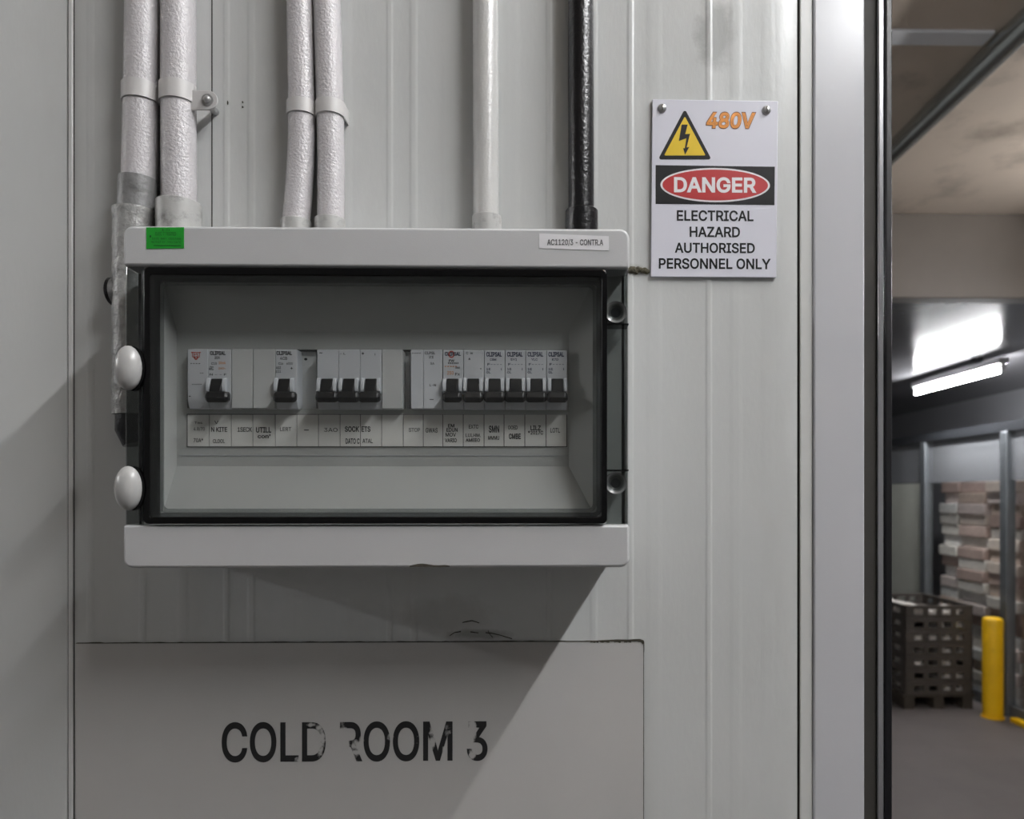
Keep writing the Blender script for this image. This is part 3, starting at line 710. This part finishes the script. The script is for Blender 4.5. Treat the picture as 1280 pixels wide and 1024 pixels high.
c3, r3, y3 = conduit('conduit', 'left conduit of the middle pair, bending left at its foot', [(375.5, 0), (377.5, 120), (377.5, 180), (374.5, 232), (370.5, 275)], 16.6, 'conduit', (370, 18.5, 273), 'sleeve_pale')
c4, r4, y4 = conduit('conduit', 'right conduit of the middle pair', [(408.5, 0), (412.5, 130), (414, 200), (413.5, 275)], 16.6, 'conduit', (412.5, 18.8, 271), 'sleeve_pale')
c5, r5, y5 = conduit('conduit', 'single smooth white conduit above the middle of the box', [(607, 0), (607.5, 275)], 16.0, 'conduit_smooth', (608.5, 18.5, 268), 'sleeve_pale')
c6, r6, y6 = conduit('conduit', 'black conduit with black gland above the white label', [(726, 0), (726.5, 275)], 16.2, 'conduit_black', (727, 20.5, 260), 'conduit_black')
# clamps
def clamp(label, cpx, q0, q1, r, yy, lug=None):
    yl = DW-.0195 if lug else DW-.0004
    a, b_ = P(cpx, q0, yy-r), P(cpx, q1, yy-r); a.x = X(cpx, yy)
    th = thing('pipe_clamp', label, 'pipe clamp', (a.x, DW, b_.z))
    n = 24; ro = r+.0014; vs = []; fs = []
    arc = [math.pi+math.pi*k/n for k in range(n+1)]          # front half round
    sec = [(a.x-ro, DW-.0004)]+[(a.x+ro*math.cos(t_), yy+ro*math.sin(t_)) for t_ in arc]+[(a.x+ro, yl)]
    seci = [(a.x-r-.0001, DW-.0004)]+[(a.x+(r+.0001)*math.cos(t_), yy+(r+.0001)*math.sin(t_)) for t_ in arc]+[(a.x+r+.0001, yl)]
    m = len(sec)
    for z in (b_.z, a.z): vs += [(x, y, z) for x, y in sec]+[(x, y, z) for x, y in seci]
    for i in range(m-1):
        fs += [(i, i+1, 2*m+i+1, 2*m+i), (m+i, 3*m+i, 3*m+i+1, m+i+1), (i, m+i, m+i+1, i+1), (2*m+i, 2*m+i+1, 3*m+i+1, 3*m+i)]
    obj('band', MB().add(vs, fs), M['band'], th, smooth=True)
    if lug:
        lx, ly, lr = lug; yf = DW-.0215; c = P(lx, ly, yf); R_ = lr*yf/F
        pts = [(a.x+r*.9, c.z+R_)]+[(c.x+R_*math.cos(math.radians(90-k*15)), c.z+R_*math.sin(math.radians(90-k*15))) for k in range(13)]+[(a.x+r*.9, c.z-R_)]
        obj('lug', MB().prism(pts, yf, yf+.002), M['band'], th, bevel=.0004)
        obj('spacer', MB().tube([(c.x-.002, yf+.002, c.z), (c.x-.002, DW-.0003, c.z)], .0034, 16), M['zinc'], th)
        obj('washer', MB().prism(ell(c.x, c.z, .0054, .0054, 24), yf-.0008, yf), M['zinc'], th, smooth=True)
        obj('screw', MB().ellipsoid((c.x, yf-.001, c.z), (.0034, .0030, .0034), 16, 8), M['zinc'], th, smooth=True)
    return th
clamp('white clamp band around the leftmost conduit', 176.8, 97, 119, r1, y1)
clamp('white clamp with screw lug beside the second conduit', 223, 97, 120, r2, y2, lug=(259.5, 125, 12))
clamp('white clamp band around the left conduit of the middle pair', 377.3, 121, 138, r3, y3)
clamp('white clamp band around the right conduit of the middle pair', 413, 121, 139, r4, y4)
# dab of old sealant between box and warning sign
c = P(797, 338.5, DW)
me_ = MB()
random.seed(5)
for k in range(9):
    me_.ellipsoid((c.x-.008+.0021*k, DW-.0006, c.z+random.uniform(-.001, .001)), (.0030, .0022, random.uniform(.0022, .0036)), 10, 6)
tag(obj('sealant_dab', me_, M['mould'], smooth=True), 'brownish dab of dried sealant between breaker box and warning sign', 'sealant')

# ================================================================== WARNING SIGN
DS = DW-.0030
def q4(pts, y0, y1):
    return MB().hexa([(p.x, y0, p.z) for p in pts], [(p.x, y1, p.z) for p in pts])
cor = [P(813.5, 346, DS), P(970.5, 347, DS), P(972.5, 126.5, DS), P(815.5, 124, DS)]
ws = thing('warning_sign', 'white DANGER 480V electrical hazard sign screwed to the wall', 'sign', (P(892, 346, DS).x, DW, P(892, 346, DS).z))
obj('sign_plate', q4(cor, DS, DW-.0008), M['sign'], ws, bevel=.0004)
# standoff tape behind the plate
obj('fixing_tape', q4([P(830, 330, DS), P(955, 330, DS), P(955, 140, DS), P(830, 140, DS)], DW-.001, DW-.0001), M['dark_gap'], ws)
def poly(pxs, y): return [(P(a, b_, y).x, P(a, b_, y).z) for a, b_ in pxs]
def rtri(tri, r, y, n=6):
    pts = [Vector((P(a, b_, y).x, P(a, b_, y).z)) for a, b_ in tri]; out = []
    for i in range(3):
        p, a, b_ = pts[i], (pts[i-1]-pts[i]).normalized(), (pts[(i+1) % 3]-pts[i]).normalized()
        ang = a.angle(b_); bis = (a+b_).normalized(); c = p+bis*(r/math.sin(ang/2))
        s, e_ = p+a*(r/math.tan(ang/2)), p+b_*(r/math.tan(ang/2))
        a0 = math.atan2((s-c).y, (s-c).x); a1 = math.atan2((e_-c).y, (e_-c).x); d = (a1-a0+math.pi) % (2*math.pi)-math.pi
        out += [(c.x+r*math.cos(a0+d*k/n), c.y+r*math.sin(a0+d*k/n)) for k in range(n+1)]
    return out
e1 = .00012
def pr(name, pts, lay, m, parent=ws): return obj(name, MB().prism(pts, DS-e1*lay, DS-e1*(lay-1)), m, parent)
tri = pr('hazard_triangle', rtri([(856, 136), (822.5, 199.5), (889.5, 199.5)], .0018, DS), 1, M['sign_black'])
pr('triangle_field', rtri([(856, 145.5), (830, 194.5), (882, 194.5)], .0008, DS), 2, M['sign_yellow'], tri)
pr('bolt', poly([(852, 156), (859.5, 156), (856.5, 168), (862.5, 167.5), (858.2, 184.5), (861.5, 184), (856.3, 193.5), (853.8, 185.5), (856, 185.5), (858, 173), (848.5, 176.5)], DS), 3, M['sign_black'], tri)
bar = pr('danger_bar', poly([(819.5, 206.5), (968.5, 208.5), (968, 256.5), (819.5, 255)], DS), 1, M['sign_black'])
cc = P(894, 231.5, DS); k = DS/F
pr('white_oval', ell(cc.x, cc.z, 69*k, 21.5*k, 64), 2, M['sign_white'], bar)
pr('red_oval', ell(cc.x, cc.z, 66.5*k, 19.3*k, 64), 3, M['sign_red'], bar)
obj('lettering', text_mb('DANGER', (842.5, 221.5, 945.5, 241), DS-e1*4, off=.026), M['sign_white'], bar)
for tx, rect in (('ELECTRICAL', (846, 263, 942, 276.5)), ('HAZARD', (862, 283.5, 925, 296.5)), ('AUTHORISED', (843.5, 303.5, 943.5, 316.5)), ('PERSONNEL ONLY', (823.5, 323, 963.5, 336.5))):
    obj('lettering', text_mb(tx, rect, DS-e1, off=.020), M['sign_black'], ws)
vt = obj('voltage_mark', text_mb('480V', (882, 139.5, 945.5, 161.5), DS-e1, off=.045, shear=.12), M['brown'], ws, label='orange hand-outlined 480V')
obj('lettering', text_mb('480V', (883.2, 140.6, 944.3, 160.4), DS-e1*2, off=.028, shear=.12), M['orange'], vt)
obj('lettering', text_mb('480V', (886.2, 143.4, 941.2, 157.6), DS-e1*3, off=-.026, shear=.12), M['brown'], vt)
for a, b_ in ((827.5, 135.5), (958, 138)):
    c = P(a, b_, DS)
    s_ = obj('screw', MB().ellipsoid((c.x, DS-.0004, c.z), (.0042, .0022, .0042), 20, 10), M['zinc'], ws, smooth=True, label='zinc screw head')
    obj('slot', MB().box(c.x-.0004, c.x+.0004, DS-.0027, DS-.002, c.z-.0026, c.z+.0026), M['grime'], s_)

# ================================================================== THE HALL BEYOND
# fluorescent battens; every lamp of the hall is the same kind
def fluorescent_lamp(x, y, z, label, L=1.55, top=None):
    top = ZCEIL if top is None else top
    th = thing('fluorescent_lamp', label, 'ceiling lamp', (x, y, z), 'fluorescent ceiling lamps')
    obj('tube', MB().tube([(x, y-L/2, z), (x, y+L/2, z)], .019, 16), M['tube'], th, smooth=True)
    obj('batten', MB().box(x-.05, x+.05, y-L/2-.03, y+L/2+.03, z+.06, z+.12), M['white_enamel'], th, bevel=.006)
    for s in (-1, 1):
        obj('lamp_holder', MB().box(x-.022, x+.022, y+s*(L/2+.012)-.014, y+s*(L/2+.012)+.014, z-.024, z+.062), M['white_enamel'], th, bevel=.003)
    obj('hanger', MB().box(x-.04, x+.04, y-.42, y-.34, z+.12, top), M['steel_dark'], th)
    return th
XT = P(1255, 460, 6.8).x
fluorescent_lamp(XT, 7.6, ZC+1.19, 'lit fluorescent tube hanging over the crate stack', top=ZSOF+.012)
fluorescent_lamp(*KEY, 'lit fluorescent tube above right of the breaker board')
fluorescent_lamp(*HALL_FILL, 'added unseen fluorescent tube brightening the hall right of the thick pipe')
fluorescent_lamp(*FAR, 'lit fluorescent tube far left of the breaker board')
# overhead pipe, running away from the wall
pc = P(1197, 112, 3.325)
tag(obj('overhead_pipe', MB().tube([(pc.x, -3.9, pc.z), (pc.x, YSOF, pc.z)], .055, 32), M['pipe'], smooth=True), 'thick grey steel pipe running under the concrete ceiling', 'pipe')
# white strip and steel beam on the ceiling
yb = 1.93*F/(CY-39)
struct(obj('trim_8', MB().box(.3, pc.x-.06, yb-.045, yb+.045, ZCEIL-.015, ZCEIL), M['white_enamel'], bevel=.004))
# cabinet wall on the right: posts, steel header, glazing, cartons behind
XW = 4.82
def DY(px): 
    a = (px-CX)/F; dx = a*math.cos(YAW)+math.sin(YAW); dy = math.cos(YAW)-a*math.sin(YAW)
    return XW*dy/dx
zh0, zh1 = ZC+.14, ZC+.64
ws0 = 3.0; ws1 = 12.6
cab = thing('glazed_cold_cabinet', 'steel framed glazed cabinet wall full of wrapped cartons at the right', 'cabinet', (XW, 8, 0))
obj('header_panel', MB().box(XW, XW+.05, ws0, ws1, zh0, zh1), M['header'], cab)
obj('top_rail', MB().box(XW-.04, XW+.10, ws0, ws1, zh1, zh1+.10), M['steel_dark'], cab)
obj('plinth', MB().box(XW-.02, XW+.06, ws0, ws1, 0, .12), M['post'], cab)
posts = [DY(1330), DY(1259.5), DY(1158), DY(1104), DY(1065)]
for i, yq in enumerate(posts):
    obj('post', MB().box(XW-.05, XW+.05, yq-.055, yq+.055, .0, zh1), M['post'], cab, bevel=.01)
for i in range(4):
    a, b_ = posts[i]+.055, posts[i+1]-.055
    if i < 2: obj('pane', MB().box(XW+.004, XW+.010, a, b_, .12, zh0), M['glass'], cab)
    else: obj('panel', MB().box(XW+.004, XW+.010, a, b_, .12, zh0), M['frost'], cab)
# cartons
random.seed(11)
ordn = 'lowest second third fourth fifth sixth seventh eighth ninth tenth eleventh twelfth thirteenth fourteenth fifteenth sixteenth seventeenth eighteenth nineteenth'.split()
carton_mesh = {}
def carton(x0, x1, y0, y1, z0, z1, m, label, group):
    b = MB().box(x0, x1, y0, y1, z0, z1)
    return tag(obj('carton', b, m, bevel=.012), label, 'carton', group)
cols = [(posts[1]+.10, posts[1]+.60, 'nearest the yellow bollard'), (posts[1]+.63, posts[1]+1.13, 'second from the yellow bollard'), (posts[1]+1.16, posts[1]+1.52, 'farthest from the yellow bollard')]
for y0, y1, nm in cols:
    z = .0
    obj_z = 0
    for k in range(19):
        h = .126
        dx = random.uniform(0, .09); dy = random.uniform(-.012, .012)
        carton(XW+.14+dx, XW+.60+dx, y0+dy, y1+dy, z, z+h, M['carton%d' % random.randrange(6)], 'wrapped carton behind glass, %s layer from floor, column %s' % (ordn[k] if k else 'lowest', nm) if k < 18 else 'wrapped carton behind glass, top layer, column %s' % nm, 'cartons behind the glass')
        z += h
y0, y1 = posts[1]-.62, posts[1]-.08; z = 0
for k in range(11):
    h = .2
    carton(XW+.12, XW+.6, y0, y1, z, z+h, M['carton%d' % (5 if k % 2 else 4)], 'pinkish wrapped carton behind the glass right of the bollard, %s layer' % (ordn[k] if k else 'lowest'), 'cartons right of the bollard')
    z += h
# yellow bollard and kerb
yb = ZC*F/(900-CY); bp = P(1241, 900, yb); r_ = .094
bz = P(1241, 772, yb).z
bo = thing('bollard', 'yellow steel guard bollard in front of the cartons', 'bollard', (bp.x, yb, 0))
obj('post', MB().tube([(bp.x, yb, .0), (bp.x, yb, bz-.03), (bp.x, yb, bz-.012), (bp.x, yb, bz)], [r_, r_, r_*.93, r_*.72], 32), M['yellow'], bo, smooth=True)
obj('base_flange', MB().tube([(bp.x, yb, 0), (bp.x, yb, .014)], r_+.012, 32), M['yellow'], bo)
kerb = struct(obj('trim_10', MB().box(XW-.13, XW-.05, ws0, yb-.15, 0, .05), M['yellow'], bevel=.01))
# stack of dark slatted crates on a pallet
yc = ZC*F/(889-CY); q0 = P(1131, 888, yc); q1 = P(1216, 888, yc)
cx0, cx1 = q0.x, q1.x; cw = cx1-cx0; cd = .95
ph = .15; top = P(1170, 757, yc).z
pal = thing('pallet', 'dark wooden pallet under the crate stack', 'pallet', ((cx0+cx1)/2, yc+cd/2, 0))
for k in range(3):
    xx = cx0+(cw-.1)*k/2
    obj('runner', MB().box(xx, xx+.1, yc, yc+cd, 0, ph-.022), M['wood'], pal)
for k in range(5):
    yy = yc+(cd-.12)*k/4
    obj('deck_board', MB().box(cx0-.02, cx1+.02, yy, yy+.12, ph-.022, ph), M['wood'], pal)
nC = 7; hC = (top-ph)/nC
def crate_mb(h):
    m = MB(); t = .022; a, b_, c, d = -cw/2, cw/2, -cd/2, cd/2
    m.box(a, b_, c, d, 0, .012)                                # floor
    for z0_, z1_ in ((.0, h*.28), (h*.70, h*.985)):             # lower and upper hoops
        m.box(a, b_, c, c+t, z0_, z1_).box(a, b_, d-t, d, z0_, z1_).box(a, a+t, c, d, z0_, z1_).box(b_-t, b_, c, d, z0_, z1_)
    for u, w_ in ((0, .10), (.30, .05), (.52, .05), (.74, .05), (1, .10)):   # uprights
        xx = a+(cw-w_)*u; m.box(xx, xx+w_, c, c+t, h*.2, h*.76).box(xx, xx+w_, d-t, d, h*.2, h*.76)
        yy = c+(cd-w_)*u; m.box(a, a+t, yy, yy+w_, h*.2, h*.76).box(b_-t, b_, yy, yy+w_, h*.2, h*.76)
    return m
cm = None
random.seed(21)
for k in range(nC):
    lab = 'dark slatted plastic crate, %s in the stack on the pallet' % (['lowest', 'second from below', 'third from below', 'middle one', 'third from the top', 'second from the top', 'topmost'][k])
    th = thing('plastic_crate', lab, 'crate', ((cx0+cx1)/2, yc+cd/2, ph+hC*k), 'crates stacked on the pallet')
    if cm is None:
        o = bpy.data.objects.new('x', None)
        base = worigin(th); mb = crate_mb(hC)
        mb.v = [(v[0]+base.x, v[1]+base.y, v[2]+base.z) for v in mb.v]
        bpy.data.objects.remove(o)
        fr = obj('frame', mb, M['crate'], th); cm = fr.data
    else:
        fr = bpy.data.objects.new('frame', cm); C.objects.link(fr); fr.parent = th
    g = MB(); base = worigin(th)
    for j in range(8):
        xx = base.x-cw/2+.04+j*(cw-.08)/8
        if random.random() < .62:
            hh = hC*random.uniform(.4, .8)
            g.box(xx+.006, xx+(cw-.08)/8-.006, base.y-cd/2+.04, base.y-cd/2+.3, base.z+.013, base.z+hh)
    for j in range(3):
        yy = base.y-cd/2+.34+j*.19
        g.box(base.x-cw/2+.04, base.x-cw/2+.3, yy, yy+.16, base.z+.013, base.z+hC*random.uniform(.5, .8))
    obj('contents', g, M['goods'], th)
# pale service pipe on the far wall
pz = Vector((0, 0, ZSOF-.075))
tag(obj('service_pipe', MB().tube([(.6, 12.98, pz.z), (4.6, 12.98, pz.z)], .08, 20), M['white_enamel'], smooth=True), 'pale horizontal service pipe on the far wall', 'pipe')
